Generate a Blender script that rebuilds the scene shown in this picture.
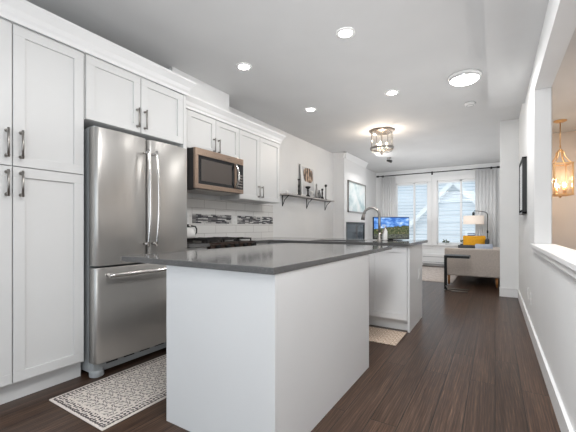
import bpy, bmesh, math, random
from mathutils import Vector, Matrix
random.seed(7)
sc = bpy.context.scene
for o in list(bpy.data.objects): bpy.data.objects.remove(o)
COL = sc.collection
PI = math.pi

# ------------------------------------------------------------------ camera
CAM_Z = 1.085
cd = bpy.data.cameras.new('camera'); cam = bpy.data.objects.new('camera', cd); COL.objects.link(cam)
cam.location = (0, 0, CAM_Z); cam.rotation_euler = (PI/2, 0, math.radians(31.79))
cd.sensor_width = 36; cd.lens = 334/576*36; cd.shift_y = 11/576; cd.clip_start = .02
sc.camera = cam
# ------------------------------------------------------------------ world, lights, exposure
w = bpy.data.worlds.new('sky'); sc.world = w; w.use_nodes = True
bg = w.node_tree.nodes['Background']; bg.inputs[0].default_value = (.78, .9, 1, 1); bg.inputs[1].default_value = 1.05
sc.view_settings.view_transform = 'Standard'; sc.view_settings.look = 'None'
sc.view_settings.gamma = 1; sc.view_settings.use_curve_mapping = False
sc.view_settings.exposure = 0.62

def area(name, loc, rot, sx, sy, power, col=(1, 1, 1), spread=None):
    l = bpy.data.lights.new(name, 'AREA'); l.shape = 'RECTANGLE'; l.size = sx; l.size_y = sy
    l.energy = power; l.color = col
    if spread: l.spread = spread
    o = bpy.data.objects.new(name, l); COL.objects.link(o); o.location = loc; o.rotation_euler = rot
    return o
def point(name, loc, power, col, r=.03, parent=None):
    l = bpy.data.lights.new(name, 'POINT'); l.energy = power; l.color = col; l.shadow_soft_size = r
    o = bpy.data.objects.new(name, l); COL.objects.link(o); o.location = loc
    if parent: o.parent = parent
    return o
# daylight coming through the patio opening behind the camera
area('patio_daylight', (-1.3, -2.9, 1.35), (PI/2, 0, 0), 2.9, 2.2, 5, (.80, .91, 1))
area('living_curtain_fill', (-1.3, 6.6, 2.2), (math.radians(64), 0, 0), 1.6, .4, 8, (.98, .99, 1), math.radians(110))  # added fill aimed at the curtains and far wall, no fixture there
# added low fill light in the stair hall, shining through the opening
area('hall_fill', (2.05, 2.6, .65), (0, math.radians(100), 0), 1.2, 5.0, 14, (1, 1, 1))
area('side_fill', (.26, -1.2, 1.3), (PI/2, 0, math.radians(22)), 1.0, 1.9, 18, (1, 1, 1))  # invented fill behind the camera for island side and peninsula, no window there
area('hall_wall_fill', (1.2, 5.2, 2.70), (0, 0, 0), .8, 2.0, 22, (1, .98, .95))  # extra unseen lamp, put in to brighten the hall walls
area('corridor_fill', (-.42, 1.15, 2.6), (math.radians(14), 0, 0), .5, 1.6, 38, (1, 1, 1))  # overhead fill added out of view, lifts island side and peninsula front
# added fill lamps facing up, bounced off the ceiling (kitchen, living room)
area('kitchen_bounce', (-1.0, 2.0, 1.6), (PI, 0, 0), 2.0, 6.2, 16, (1, 1, 1))
area('living_bounce', (-1.35, 7.6, 1.2), (PI, 0, 0), 1.8, 3.6, 15, (.96, .98, 1))
sl = bpy.data.lights.new('sun', 'SUN'); sl.energy = .8; sl.angle = math.radians(8); sl.color = (1, .97, .92)
so = bpy.data.objects.new('sun', sl); COL.objects.link(so); so.rotation_euler = (math.radians(48), 0, math.radians(-25))

# ------------------------------------------------------------------ materials
def mat(name, color, rough=.5, metal=0., spec=None, emit=None, es=0., coat=0., trans=0.):
    m = bpy.data.materials.new(name); m.use_nodes = True
    b = m.node_tree.nodes['Principled BSDF']
    b.inputs['Base Color'].default_value = (*color, 1); b.inputs['Roughness'].default_value = rough
    b.inputs['Metallic'].default_value = metal
    if spec is not None: b.inputs['Specular IOR Level'].default_value = spec
    if emit: b.inputs['Emission Color'].default_value = (*emit, 1); b.inputs['Emission Strength'].default_value = es
    if coat: b.inputs['Coat Weight'].default_value = coat; b.inputs['Coat Roughness'].default_value = .05
    if trans: b.inputs['Transmission Weight'].default_value = trans
    return m
def N(m, t, **kw):
    n = m.node_tree.nodes.new(t)
    for k, v in kw.items():
        if k.startswith('i_'): n.inputs[k[2:].replace('_', ' ')].default_value = v
        else: setattr(n, k, v)
    return n
def L(m, a, b): m.node_tree.links.new(a, b)
def bsdf(m): return m.node_tree.nodes['Principled BSDF']
def ramp(m, fac, stops):
    r = N(m, 'ShaderNodeValToRGB'); cr = r.color_ramp
    while len(cr.elements) < len(stops): cr.elements.new(.5)
    for e, (p, c) in zip(cr.elements, stops): e.position = p; e.color = (*c, 1)
    L(m, fac, r.inputs[0]); return r.outputs[0]
def mapping(m, scale=(1, 1, 1), rot=(0, 0, 0), loc=(0, 0, 0)):
    t = N(m, 'ShaderNodeTexCoord'); p = N(m, 'ShaderNodeMapping')
    p.inputs['Scale'].default_value = scale; p.inputs['Rotation'].default_value = rot; p.inputs['Location'].default_value = loc
    L(m, t.outputs['Object'], p.inputs[0]); return p.outputs[0]
def noise(m, vec, scale, detail=3, rough=.5):
    n = N(m, 'ShaderNodeTexNoise'); n.inputs['Scale'].default_value = scale; n.inputs['Detail'].default_value = detail
    n.inputs['Roughness'].default_value = rough
    L(m, vec, n.inputs['Vector']); return n.outputs['Fac']
def bump(m, h, strength=.2, dist=.002):
    b = N(m, 'ShaderNodeBump'); b.inputs['Strength'].default_value = strength; b.inputs['Distance'].default_value = dist
    L(m, h, b.inputs['Height']); L(m, b.outputs[0], bsdf(m).inputs['Normal'])
def mul(m, a, b, f=1.0, kind='MULTIPLY'):
    x = N(m, 'ShaderNodeMix', data_type='RGBA', blend_type=kind); x.inputs[0].default_value = f
    L(m, a, x.inputs[6])
    if isinstance(b, tuple): x.inputs[7].default_value = (*b, 1)
    else: L(m, b, x.inputs[7])
    return x.outputs[2]
def math_(m, op, a, b=None, c=None):
    x = N(m, 'ShaderNodeMath', operation=op)
    for i, q in enumerate((a, b, c)):
        if q is None: continue
        if isinstance(q, (int, float)): x.inputs[i].default_value = q
        else: L(m, q, x.inputs[i])
    return x.outputs[0]

def painted(name, col, rough=.55, amt=.02):
    m = mat(name, col, rough); v = mapping(m)
    f = noise(m, v, 2.5, 4)
    c = ramp(m, f, [(.3, tuple(x*(1-amt) for x in col)), (.7, tuple(min(1, x*(1+amt)) for x in col))])
    L(m, c, bsdf(m).inputs['Base Color'])
    bump(m, noise(m, v, 220, 2), .04, .001)
    return m
M = {}
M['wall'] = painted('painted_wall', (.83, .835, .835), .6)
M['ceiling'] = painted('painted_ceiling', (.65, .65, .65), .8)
M['beige'] = painted('beige_wall', (.74, .68, .63), .7)
M['cab'] = painted('cabinet_lacquer', (.71, .71, .705), .38, .01)
M['island'] = painted('island_panel_lacquer', (.79, .795, .80), .35, .01)
M['trim'] = painted('white_trim', (.85, .85, .85), .4, .01)
M['fireplace'] = painted('fireplace_white', (.86, .86, .86), .45, .01)
M['dark'] = mat('dark_gap', (.03, .03, .03), .7)
M['black'] = mat('black_metal', (.012, .012, .012), .35, .3)
M['blackgloss'] = mat('black_glass', (.012, .012, .014), .06)
M['chrome'] = mat('chrome', (.75, .75, .76), .12, 1)
M['nickel'] = mat('brushed_nickel', (.36, .34, .32), .3, 1)
M['bronze'] = mat('warm_nickel', (.45, .38, .32), .25, 1)
M['brass'] = mat('antique_brass', (.70, .46, .24), .3, 1)
M['greyplastic'] = mat('grey_plastic', (.38, .40, .41), .4)
M['white'] = mat('white_plastic', (.85, .85, .84), .35)
M['greywhite'] = mat('greyish_white_plastic', (.78, .78, .77), .35)  # slightly greyer white for the sockets
M['ceramic'] = mat('white_ceramic', (.85, .84, .82), .15)
M['cast'] = mat('cast_iron', (.02, .018, .017), .5, .2)

def steel(name, col, rough=.24, axis='z'):
    m = mat(name, col, rough, .72)
    v = mapping(m, (60, 60, .8) if axis == 'z' else (60, .8, 60))
    f = noise(m, v, 6, 3)
    r = N(m, 'ShaderNodeMapRange'); L(m, f, r.inputs[0]); r.inputs[3].default_value = rough-.05; r.inputs[4].default_value = rough+.07
    L(m, r.outputs[0], bsdf(m).inputs['Roughness'])
    v2 = mapping(m, (3.5, 3.5, .35)); f2 = noise(m, v2, 2.0, 2)
    b1 = N(m, 'ShaderNodeBump'); b1.inputs['Strength'].default_value = .5; b1.inputs['Distance'].default_value = .006
    L(m, f2, b1.inputs['Height'])
    b2 = N(m, 'ShaderNodeBump'); b2.inputs['Strength'].default_value = .03; b2.inputs['Distance'].default_value = .0005
    L(m, f, b2.inputs['Height']); L(m, b1.outputs[0], b2.inputs['Normal']); L(m, b2.outputs[0], bsdf(m).inputs['Normal'])
    return m
M['steel'] = steel('brushed_stainless', (.47, .455, .435), .30)
M['steel_h'] = steel('brushed_stainless_horizontal', (.50, .46, .43), .24, 'y')
M['darksteel'] = mat('dark_bronze_enamel', (.06, .04, .032), .3, .6)
M['steel_m'] = steel('warm_stainless', (.36, .265, .205), .28, 'y')
M['handle'] = mat('polished_stainless', (.72, .70, .68), .18, 1)

# quartz worktop
m = M['quartz'] = mat('grey_quartz', (.1, .1, .1), .09, spec=.6)
v = mapping(m); f = noise(m, v, 260, 2); g = noise(m, v, 5, 3)
c = ramp(m, f, [(.3, (.085, .085, .088)), (.55, (.115, .113, .112)), (.8, (.19, .185, .18))])
L(m, mul(m, c, ramp(m, g, [(.3, (.9, .9, .9)), (.7, (1, 1, 1))])), bsdf(m).inputs['Base Color'])

# wood floor: planks along Y
m = M['floor'] = mat('dark_oak_planks', (.07, .045, .035), .3, spec=.28)
v = mapping(m, rot=(0, 0, PI/2))
b = N(m, 'ShaderNodeTexBrick'); L(m, v, b.inputs['Vector'])
b.offset = .37; b.offset_frequency = 2
for k, val in (('Scale', 1), ('Brick Width', 1.35), ('Row Height', .15), ('Mortar Size', .0026), ('Mortar Smooth', .1), ('Bias', 0)):
    b.inputs[k].default_value = val
b.inputs['Color1'].default_value = (.0, .0, .0, 1); b.inputs['Color2'].default_value = (1, 1, 1, 1); b.inputs['Mortar'].default_value = (.5, .5, .5, 1)
# grain, shifted per plank
add = N(m, 'ShaderNodeVectorMath', operation='MULTIPLY_ADD')
L(m, b.outputs['Color'], add.inputs[0]); add.inputs[1].default_value = (7, 13, 5); L(m, v, add.inputs[2])
sc2 = N(m, 'ShaderNodeMapping'); sc2.inputs['Scale'].default_value = (.7, 26, 1); L(m, add.outputs[0], sc2.inputs[0])
g1 = noise(m, sc2.outputs[0], 2.2, 6, .6)
sc3 = N(m, 'ShaderNodeMapping'); sc3.inputs['Scale'].default_value = (2.2, 110, 1); L(m, add.outputs[0], sc3.inputs[0])
g2 = noise(m, sc3.outputs[0], 3, 4, .6)
wv = N(m, 'ShaderNodeTexWave', wave_type='RINGS', rings_direction='Z'); sc4 = N(m, 'ShaderNodeMapping'); sc4.inputs['Scale'].default_value = (.9, 7, 1)
L(m, add.outputs[0], sc4.inputs[0]); L(m, sc4.outputs[0], wv.inputs['Vector'])
wv.inputs['Scale'].default_value = 3.0; wv.inputs['Distortion'].default_value = 6; wv.inputs['Detail'].default_value = 3; wv.inputs['Detail Scale'].default_value = 1.2
base = ramp(m, g1, [(.28, (.040, .020, .012)), (.5, (.068, .038, .025)), (.75, (.120, .072, .049))])
plank = ramp(m, b.outputs['Color'], [(0, (.80, .79, .78)), (1, (1.1, 1.09, 1.08))])
c = mul(m, base, plank)
c = mul(m, c, ramp(m, g2, [(.38, (.5, .5, .5)), (.62, (1.35, 1.33, 1.3))]), .9)
c = mul(m, c, ramp(m, wv.outputs['Fac'], [(0, (.72, .72, .72)), (.85, (1.05, 1.05, 1.05)), (1, (1.7, 1.65, 1.6))]), .6)
mm = N(m, 'ShaderNodeMix', data_type='RGBA'); L(m, b.outputs['Fac'], mm.inputs[0]); L(m, c, mm.inputs[6]); mm.inputs[7].default_value = (.008, .005, .004, 1)
L(m, mm.outputs[2], bsdf(m).inputs['Base Color'])
rr = N(m, 'ShaderNodeMapRange'); L(m, g2, rr.inputs[0]); rr.inputs[3].default_value = .22; rr.inputs[4].default_value = .42
L(m, rr.outputs[0], bsdf(m).inputs['Roughness'])
hh = math_(m, 'SUBTRACT', math_(m, 'MULTIPLY', g2, .35), b.outputs['Fac'])
bump(m, hh, .35, .0015)

# tile: vertical plane spanned by Y (object y) and Z
def yz(m, sy=1, sz=1, oy=0, oz=0):
    t = N(m, 'ShaderNodeTexCoord'); s = N(m, 'ShaderNodeSeparateXYZ'); c = N(m, 'ShaderNodeCombineXYZ')
    L(m, t.outputs['Object'], s.inputs[0])
    L(m, math_(m, 'MULTIPLY_ADD', s.outputs[1], sy, oy), c.inputs[0]); L(m, math_(m, 'MULTIPLY_ADD', s.outputs[2], sz, oz), c.inputs[1])
    return c.outputs[0]
m = M['tile'] = mat('white_subway_tile', (.8, .8, .78), .16)
b = N(m, 'ShaderNodeTexBrick'); L(m, yz(m, oz=-.906+.005), b.inputs['Vector'])
for k, val in (('Scale', 1), ('Brick Width', .40), ('Row Height', .105), ('Mortar Size', .0026), ('Mortar Smooth', .1)): b.inputs[k].default_value = val
b.inputs['Color1'].default_value = (.80, .79, .77, 1); b.inputs['Color2'].default_value = (.84, .83, .81, 1); b.inputs['Mortar'].default_value = (.50, .48, .46, 1)
L(m, b.outputs['Color'], bsdf(m).inputs['Base Color']); bump(m, math_(m, 'SUBTRACT', 1, b.outputs['Fac']), .5, .002)
m = M['mosaic'] = mat('glass_mosaic', (.3, .3, .3), .12)
b = N(m, 'ShaderNodeTexBrick'); L(m, yz(m, oz=-1.13), b.inputs['Vector'])
for k, val in (('Scale', 1), ('Brick Width', .085), ('Row Height', .0165), ('Mortar Size', .002)): b.inputs[k].default_value = val
b.offset = .37
b.inputs['Color1'].default_value = (0, 0, 0, 1); b.inputs['Color2'].default_value = (1, 1, 1, 1); b.inputs['Mortar'].default_value = (.4, .4, .4, 1)
L(m, ramp(m, b.outputs['Color'], [(0, (.03, .03, .035)), (.35, (.09, .09, .10)), (.6, (.26, .25, .25)), (.85, (.75, .74, .72))]), bsdf(m).inputs['Base Color'])

# runner rug
def rug_mat(name, cx, cy, hx, hy, light, dark, k=62, border=True):
    m = mat(name, light, .95, spec=.1)
    t = N(m, 'ShaderNodeTexCoord'); s = N(m, 'ShaderNodeSeparateXYZ'); L(m, t.outputs['Object'], s.inputs[0])
    x0_ = math_(m, 'SUBTRACT', s.outputs[0], cx); y0_ = math_(m, 'SUBTRACT', s.outputs[1], cy)
    x = math_(m, 'ADD', x0_, math_(m, 'MULTIPLY', math_(m, 'SINE', math_(m, 'MULTIPLY', y0_, k)), .006))
    y = math_(m, 'ADD', y0_, math_(m, 'MULTIPLY', math_(m, 'SINE', math_(m, 'MULTIPLY', x0_, k)), .006))
    cxs = math_(m, 'COSINE', math_(m, 'MULTIPLY', x, k)); cys = math_(m, 'COSINE', math_(m, 'MULTIPLY', y, k))
    f = math_(m, 'ABSOLUTE', math_(m, 'ADD', cxs, cys))
    line = math_(m, 'LESS_THAN', math_(m, 'ABSOLUTE', math_(m, 'SUBTRACT', f, .42)), .14)
    c2 = math_(m, 'MULTIPLY', math_(m, 'SINE', math_(m, 'MULTIPLY', x, k*1.5)), math_(m, 'SINE', math_(m, 'MULTIPLY', y, k*1.5)))
    dots = math_(m, 'GREATER_THAN', math_(m, 'ABSOLUTE', c2), .72)
    pat = math_(m, 'MAXIMUM', line, math_(m, 'MULTIPLY', dots, .7))
    if border:
        dx = math_(m, 'SUBTRACT', hx, math_(m, 'ABSOLUTE', x0_)); dy = math_(m, 'SUBTRACT', hy, math_(m, 'ABSOLUTE', y0_))
        d = math_(m, 'MINIMUM', dx, dy)
        inb = math_(m, 'LESS_THAN', d, .085)
        edge = math_(m, 'LESS_THAN', d, .016)
        ln = math_(m, 'LESS_THAN', math_(m, 'ABSOLUTE', math_(m, 'SUBTRACT', d, .083)), .007)
        ln2 = math_(m, 'LESS_THAN', math_(m, 'ABSOLUTE', math_(m, 'SUBTRACT', d, .024)), .004)
        bp = math_(m, 'GREATER_THAN', math_(m, 'MULTIPLY', math_(m, 'SINE', math_(m, 'MULTIPLY', math_(m, 'ADD', x, y), k*1.9)), math_(m, 'SINE', math_(m, 'MULTIPLY', math_(m, 'SUBTRACT', x, y), k*1.9))), .05)
        pat = math_(m, 'ADD', math_(m, 'MULTIPLY', pat, math_(m, 'SUBTRACT', 1, inb)), math_(m, 'MULTIPLY', bp, inb))
        pat = math_(m, 'MULTIPLY', pat, math_(m, 'SUBTRACT', 1, edge)); pat = math_(m, 'MULTIPLY', pat, math_(m, 'SUBTRACT', 1, ln))
        pat = math_(m, 'MAXIMUM', pat, ln2)
    c = N(m, 'ShaderNodeMix', data_type='RGBA'); L(m, pat, c.inputs[0]); c.inputs[6].default_value = (*light, 1); c.inputs[7].default_value = (*dark, 1)
    v = mapping(m); nz = noise(m, v, 300, 2)
    L(m, mul(m, c.outputs[2], ramp(m, nz, [(.3, (.8, .8, .8)), (.7, (1.05, 1.05, 1.05))])), bsdf(m).inputs['Base Color'])
    bump(m, nz, .4, .002); return m
M['rug1'] = rug_mat('cream_scroll_rug', -2.068, 1.79, .30, .81, (.80, .73, .67), (.13, .11, .11), 68)
M['rug2'] = rug_mat('brown_mosaic_rug', -1.4, 3.3, .6, .22, (.72, .60, .49), (.26, .13, .075), 85, False)
m = M['rug3'] = mat('pale_woven_rug', (.66, .60, .56), .95)
v = mapping(m, (1, 1, 1)); f = noise(m, v, 14, 6, .7)
L(m, ramp(m, f, [(.35, (.36, .30, .27)), (.6, (.60, .54, .50))]), bsdf(m).inputs['Base Color'])
def fabric(name, col):
    m = mat(name, col, .95, spec=.1); v = mapping(m); f = noise(m, v, 40, 5, .7)
    L(m, ramp(m, f, [(.3, tuple(x*.86 for x in col)), (.7, tuple(x*1.1 for x in col))]), bsdf(m).inputs['Base Color'])
    bump(m, noise(m, v, 500, 2), .3, .001); return m
M['sofa'] = fabric('taupe_fabric', (.56, .50, .455))
M['darkfab'] = fabric('charcoal_fabric', (.085, .09, .095))
M['mustard'] = fabric('mustard_fabric', (.75, .36, .03))
M['bluefab'] = fabric('blue_grey_fabric', (.45, .5, .6))
M['oak'] = mat('honey_oak', (.42, .18, .06), .4)
M['shelfwood'] = fabric('weathered_grey_wood', (.52, .50, .49))
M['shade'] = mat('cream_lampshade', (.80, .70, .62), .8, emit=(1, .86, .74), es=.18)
# translucent curtain
m = M['sheer'] = mat('sheer_white_curtain', (.93, .93, .93), .9)
nt = m.node_tree; out = nt.nodes['Material Output']
tl = N(m, 'ShaderNodeBsdfTranslucent'); tl.inputs[0].default_value = (.92, .92, .92, 1)
mx = N(m, 'ShaderNodeMixShader'); mx.inputs[0].default_value = .3
L(m, bsdf(m).outputs[0], mx.inputs[1]); L(m, tl.outputs[0], mx.inputs[2]); L(m, mx.outputs[0], out.inputs[0])
m = M['slat'] = mat('white_blind_slat', (.85, .88, .9), .5)
def glassy(name, tint, refl=.08, frost=0):
    m = bpy.data.materials.new(name); m.use_nodes = True
    nt = m.node_tree; nt.nodes.clear(); out = N(m, 'ShaderNodeOutputMaterial')
    t = N(m, 'ShaderNodeBsdfTransparent'); t.inputs[0].default_value = (*tint, 1)
    g = N(m, 'ShaderNodeBsdfGlossy'); g.inputs['Roughness'].default_value = .03
    x = N(m, 'ShaderNodeMixShader'); lw = N(m, 'ShaderNodeLayerWeight'); lw.inputs[0].default_value = .25
    L(m, math_(m, 'MULTIPLY_ADD', lw.outputs['Facing'], .5, refl), x.inputs[0])
    L(m, t.outputs[0], x.inputs[1]); L(m, g.outputs[0], x.inputs[2])
    last = x.outputs[0]
    if frost:
        d = N(m, 'ShaderNodeBsdfTranslucent'); d.inputs[0].default_value = (1, .95, .88, 1)
        y = N(m, 'ShaderNodeMixShader'); y.inputs[0].default_value = frost
        L(m, last, y.inputs[1]); L(m, d.outputs[0], y.inputs[2]); last = y.outputs[0]
    L(m, last, out.inputs[0]); return m
M['pane'] = glassy('window_glass', (.97, .99, 1), .02)
M['lampglass'] = glassy('clear_lamp_glass', (1, .98, .95), .05)
M['amberglass'] = glassy('seeded_warm_glass', (1, .93, .85), .03, .04)
def emis(name, col, s):
    m = mat(name, col, .5, emit=col, es=s); return m
M['led'] = emis('led_disc', (1, .98, .95), 22)
M['flushglass'] = emis('lit_opal_glass', (1, .98, .94), 5)
M['bulb'] = emis('warm_bulb', (1, .86, .66), 18)
# monitor picture: sky with clouds, trees, lawn
m = M['screen'] = mat('screen_picture', (0, 0, 0), .25)
t = N(m, 'ShaderNodeTexCoord'); s = N(m, 'ShaderNodeSeparateXYZ'); L(m, t.outputs['Object'], s.inputs[0])
zz = s.outputs[2]
mp = N(m, 'ShaderNodeMapping'); mp.inputs['Scale'].default_value = (1, 1, 2.4); L(m, t.outputs['Object'], mp.inputs[0])
cl = noise(m, mp.outputs[0], 11, 5)
sky = ramp(m, cl, [(.42, (.03, .13, .45)), (.56, (.16, .34, .70)), (.70, (.75, .82, .92))])
tn = noise(m, t.outputs['Object'], 60, 4)
land = ramp(m, tn, [(.35, (.015, .02, .01)), (.5, (.06, .08, .03)), (.62, (.12, .12, .07)), (.75, (.34, .22, .12))])
low = ramp(m, noise(m, mp.outputs[0], 50, 3), [(.4, (.03, .03, .04)), (.7, (.16, .18, .12))])
hz = math_(m, 'ADD', .125, math_(m, 'MULTIPLY', math_(m, 'ADD', noise(m, t.outputs['Object'], 14, 3), math_(m, 'MULTIPLY', s.outputs[0], 1.2)), .07))
a = N(m, 'ShaderNodeMix', data_type='RGBA'); L(m, math_(m, 'GREATER_THAN', zz, hz), a.inputs[0]); L(m, land, a.inputs[6]); L(m, sky, a.inputs[7])
a2 = N(m, 'ShaderNodeMix', data_type='RGBA'); L(m, math_(m, 'GREATER_THAN', zz, .075), a2.inputs[0]); L(m, low, a2.inputs[6]); L(m, a.outputs[2], a2.inputs[7])
L(m, a2.outputs[2], bsdf(m).inputs['Emission Color']); bsdf(m).inputs['Emission Strength'].default_value = .9
# pictures
m = M['shelfpic'] = mat('brown_still_life', (.8, .78, .75), .4)
t = N(m, 'ShaderNodeTexCoord'); s = N(m, 'ShaderNodeSeparateXYZ'); L(m, t.outputs['Object'], s.inputs[0])
dy = math_(m, 'DIVIDE', math_(m, 'SUBTRACT', s.outputs[1], .28), .20); dz = math_(m, 'DIVIDE', math_(m, 'SUBTRACT', s.outputs[2], .42), .145)
rad = math_(m, 'ADD', math_(m, 'POWER', math_(m, 'ABSOLUTE', dy), 3), math_(m, 'POWER', math_(m, 'ABSOLUTE', dz), 3))
f = noise(m, mapping(m, (1, 1, .35)), 22, 3)
a = N(m, 'ShaderNodeMix', data_type='RGBA'); L(m, math_(m, 'LESS_THAN', math_(m, 'ADD', rad, f), 1.35), a.inputs[0]); a.inputs[6].default_value = (.66, .66, .66, 1)
L(m, ramp(m, f, [(.38, (.03, .018, .012)), (.5, (.17, .10, .06)), (.6, (.62, .46, .33))]), a.inputs[7]); L(m, a.outputs[2], bsdf(m).inputs['Base Color'])
m = M['abstract'] = mat('pale_abstract', (.8, .85, .85), .08)
f = noise(m, mapping(m, (1, 1, 1)), 3, 6, .6)
L(m, ramp(m, f, [(.35, (.42, .55, .58)), (.5, (.72, .80, .80)), (.65, (.85, .87, .86))]), bsdf(m).inputs['Base Color'])
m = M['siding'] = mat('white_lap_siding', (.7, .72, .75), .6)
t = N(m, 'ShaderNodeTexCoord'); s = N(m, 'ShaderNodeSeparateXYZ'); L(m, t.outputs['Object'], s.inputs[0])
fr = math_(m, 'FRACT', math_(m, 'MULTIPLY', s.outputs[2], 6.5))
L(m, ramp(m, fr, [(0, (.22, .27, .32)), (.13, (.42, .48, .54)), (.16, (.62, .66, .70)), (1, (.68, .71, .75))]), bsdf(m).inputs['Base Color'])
M['blueside'] = mat('grey_blue_siding', (.30, .40, .48), .7)
M['roofing'] = mat('grey_shingle', (.3, .33, .36), .8)
M['blueglass'] = mat('dark_blue_glass', (.06, .10, .16), .1)
M['leaf'] = fabric('winter_foliage', (.12, .14, .09))
M['ground'] = fabric('outdoor_ground', (.35, .38, .34))

# ------------------------------------------------------------------ mesh helpers
class MB:
    def __init__(s): s.bm = bmesh.new()
    def box(s, x0, x1, y0, y1, z0, z1, rot=None, piv=None):
        r = bmesh.ops.create_cube(s.bm, size=1)
        mt = Matrix.Translation(((x0+x1)/2, (y0+y1)/2, (z0+z1)/2)) @ Matrix.Diagonal((x1-x0, y1-y0, z1-z0, 1))
        if rot: mt = Matrix.Translation(piv) @ rot @ Matrix.Translation(-Vector(piv)) @ mt
        bmesh.ops.transform(s.bm, matrix=mt, verts=r['verts']); return s
    def cyl(s, a, b, r1, r2=None, n=20):
        a, b = Vector(a), Vector(b); r2 = r1 if r2 is None else r2
        r = bmesh.ops.create_cone(s.bm, cap_ends=True, segments=n, radius1=r1, radius2=r2, depth=(b-a).length)
        mt = Matrix.Translation((a+b)/2) @ (b-a).to_track_quat('Z', 'Y').to_matrix().to_4x4()
        bmesh.ops.transform(s.bm, matrix=mt, verts=r['verts'])
        for v in r['verts']:
            for f in v.link_faces:
                if len(f.verts) == 4: f.smooth = True
        return s
    def sphere(s, c, r, sc=(1, 1, 1), n=14):
        q = bmesh.ops.create_uvsphere(s.bm, u_segments=n, v_segments=n//2+2, radius=r)
        bmesh.ops.transform(s.bm, matrix=Matrix.Translation(c) @ Matrix.Diagonal((*sc, 1)), verts=q['verts'])
        for v in q['verts']:
            for f in v.link_faces: f.smooth = True
        return s
    def tube(s, pts, r, n=10):
        pts = [Vector(p) for p in pts]; rings = []
        rs = r if isinstance(r, (list, tuple)) else [r]*len(pts)
        t0 = (pts[1]-pts[0]).normalized(); up = Vector((0, 0, 1)) if abs(t0.z) < .9 else Vector((1, 0, 0))
        nrm = t0.cross(up).normalized()
        for i, p in enumerate(pts):
            t = (pts[min(i+1, len(pts)-1)]-pts[max(i-1, 0)]).normalized()
            nrm = (nrm - t*nrm.dot(t)).normalized(); bn = t.cross(nrm)
            rings.append([s.bm.verts.new(p+(nrm*math.cos(2*PI*k/n)+bn*math.sin(2*PI*k/n))*rs[i]) for k in range(n)])
        for a, b in zip(rings, rings[1:]):
            for k in range(n):
                f = s.bm.faces.new((a[k], a[(k+1) % n], b[(k+1) % n], b[k])); f.smooth = True
        s.bm.faces.new(list(reversed(rings[0]))); s.bm.faces.new(rings[-1]); return s
    def lathe(s, c, prof, n=24, cap=True):
        rings = []
        for r, z in prof:
            rings.append([s.bm.verts.new((c[0]+r*math.cos(2*PI*k/n), c[1]+r*math.sin(2*PI*k/n), c[2]+z)) for k in range(n)])
        for a, b in zip(rings, rings[1:]):
            for k in range(n):
                f = s.bm.faces.new((a[k], a[(k+1) % n], b[(k+1) % n], b[k])); f.smooth = True
        if cap:
            s.bm.faces.new(list(reversed(rings[0]))); s.bm.faces.new(rings[-1])
        return s
    def prism(s, poly, axis, a, b):
        """poly of 2D points extruded along axis from a to b; axis y: (x,z), axis z: (x,y), axis x: (y,z)"""
        def mk(p, t):
            return {'y': (p[0], t, p[1]), 'z': (p[0], p[1], t), 'x': (t, p[0], p[1])}[axis]
        A = [s.bm.verts.new(mk(p, a)) for p in poly]; B = [s.bm.verts.new(mk(p, b)) for p in poly]
        n = len(poly)
        s.bm.faces.new(A); s.bm.faces.new(list(reversed(B)))
        for i in range(n): s.bm.faces.new((A[i], B[i], B[(i+1) % n], A[(i+1) % n]))
        return s
    def build(s, name, m, parent=None, bev=0, seg=2, subs=0, label=None, smooth=False):
        bmesh.ops.recalc_face_normals(s.bm, faces=s.bm.faces)
        me = bpy.data.meshes.new(name); s.bm.to_mesh(me); s.bm.free()
        o = bpy.data.objects.new(name, me); COL.objects.link(o); me.materials.append(m)
        if smooth:
            for p in me.polygons: p.use_smooth = True
        if parent:
            o.parent = parent; o.matrix_parent_inverse = Matrix.Identity(4)
            if parent.type == 'EMPTY' or True:
                # meshes are modelled in their thing's local space
                pass
        if bev:
            b = o.modifiers.new('bevel', 'BEVEL'); b.width = bev; b.segments = seg; b.limit_method = 'ANGLE'; b.harden_normals = False
        if subs:
            q = o.modifiers.new('sub', 'SUBSURF'); q.levels = subs; q.render_levels = subs
        if label: o['label'] = label
        return o
def tag(o, label, cat, group=None, kind=None):
    o['label'] = label; o['category'] = cat
    if group: o['group'] = group
    if kind: o['kind'] = kind
    return o
def thing(name, label, cat, loc=(0, 0, 0), rz=0, group=None):
    o = bpy.data.objects.new(name, None); COL.objects.link(o); o.empty_display_size = .1
    o.location = loc; o.rotation_euler = (0, 0, rz)
    return tag(o, label, cat, group)
def struct(o, label=None):
    o['kind'] = 'structure'
    if label: o['label'] = label
    return o
def copy_tree(o, parent=None):
    c = o.copy(); COL.objects.link(c); c.parent = parent
    for ch in list(o.children): copy_tree(ch, c)
    return c
def disc_light(name, z, power, size, parent, col=(1, .99, .97)):
    l = bpy.data.lights.new(name, 'AREA'); l.shape = 'DISK'; l.size = size; l.energy = power; l.color = col
    o = bpy.data.objects.new(name, l); COL.objects.link(o); o.parent = parent; o.location = (0, 0, z); return o
def bx(*a): return MB().box(*a)

# ------------------------------------------------------------------ room shell
WX = -3.10; RX = .31; FY = 10.1; BY = -2.6; H = 2.74
struct(bx(WX-.1, 2.2, BY-.1, FY+.1, -.1, 0).build('floor', M['floor']))
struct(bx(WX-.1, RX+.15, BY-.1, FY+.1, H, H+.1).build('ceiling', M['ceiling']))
struct(bx(WX-.12, WX, BY, FY, 0, H).build('wall_left', M['wall']))
# right wall: half wall, jamb beyond the opening, header
b = MB()
b.box(RX, RX+.125, .2, 3.83, 0, .868).box(RX, RX+.125, .2, 3.83, 2.353, H)
b.box(RX, RX+.125, BY, .2, 0, H).box(RX, RX+.125, 3.83, FY, 0, H)
struct(b.build('wall_right', M['wall']))
struct(bx(.066, RX, 6.2, 6.33, 0, H).build('wall_stub', M['wall']))
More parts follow.
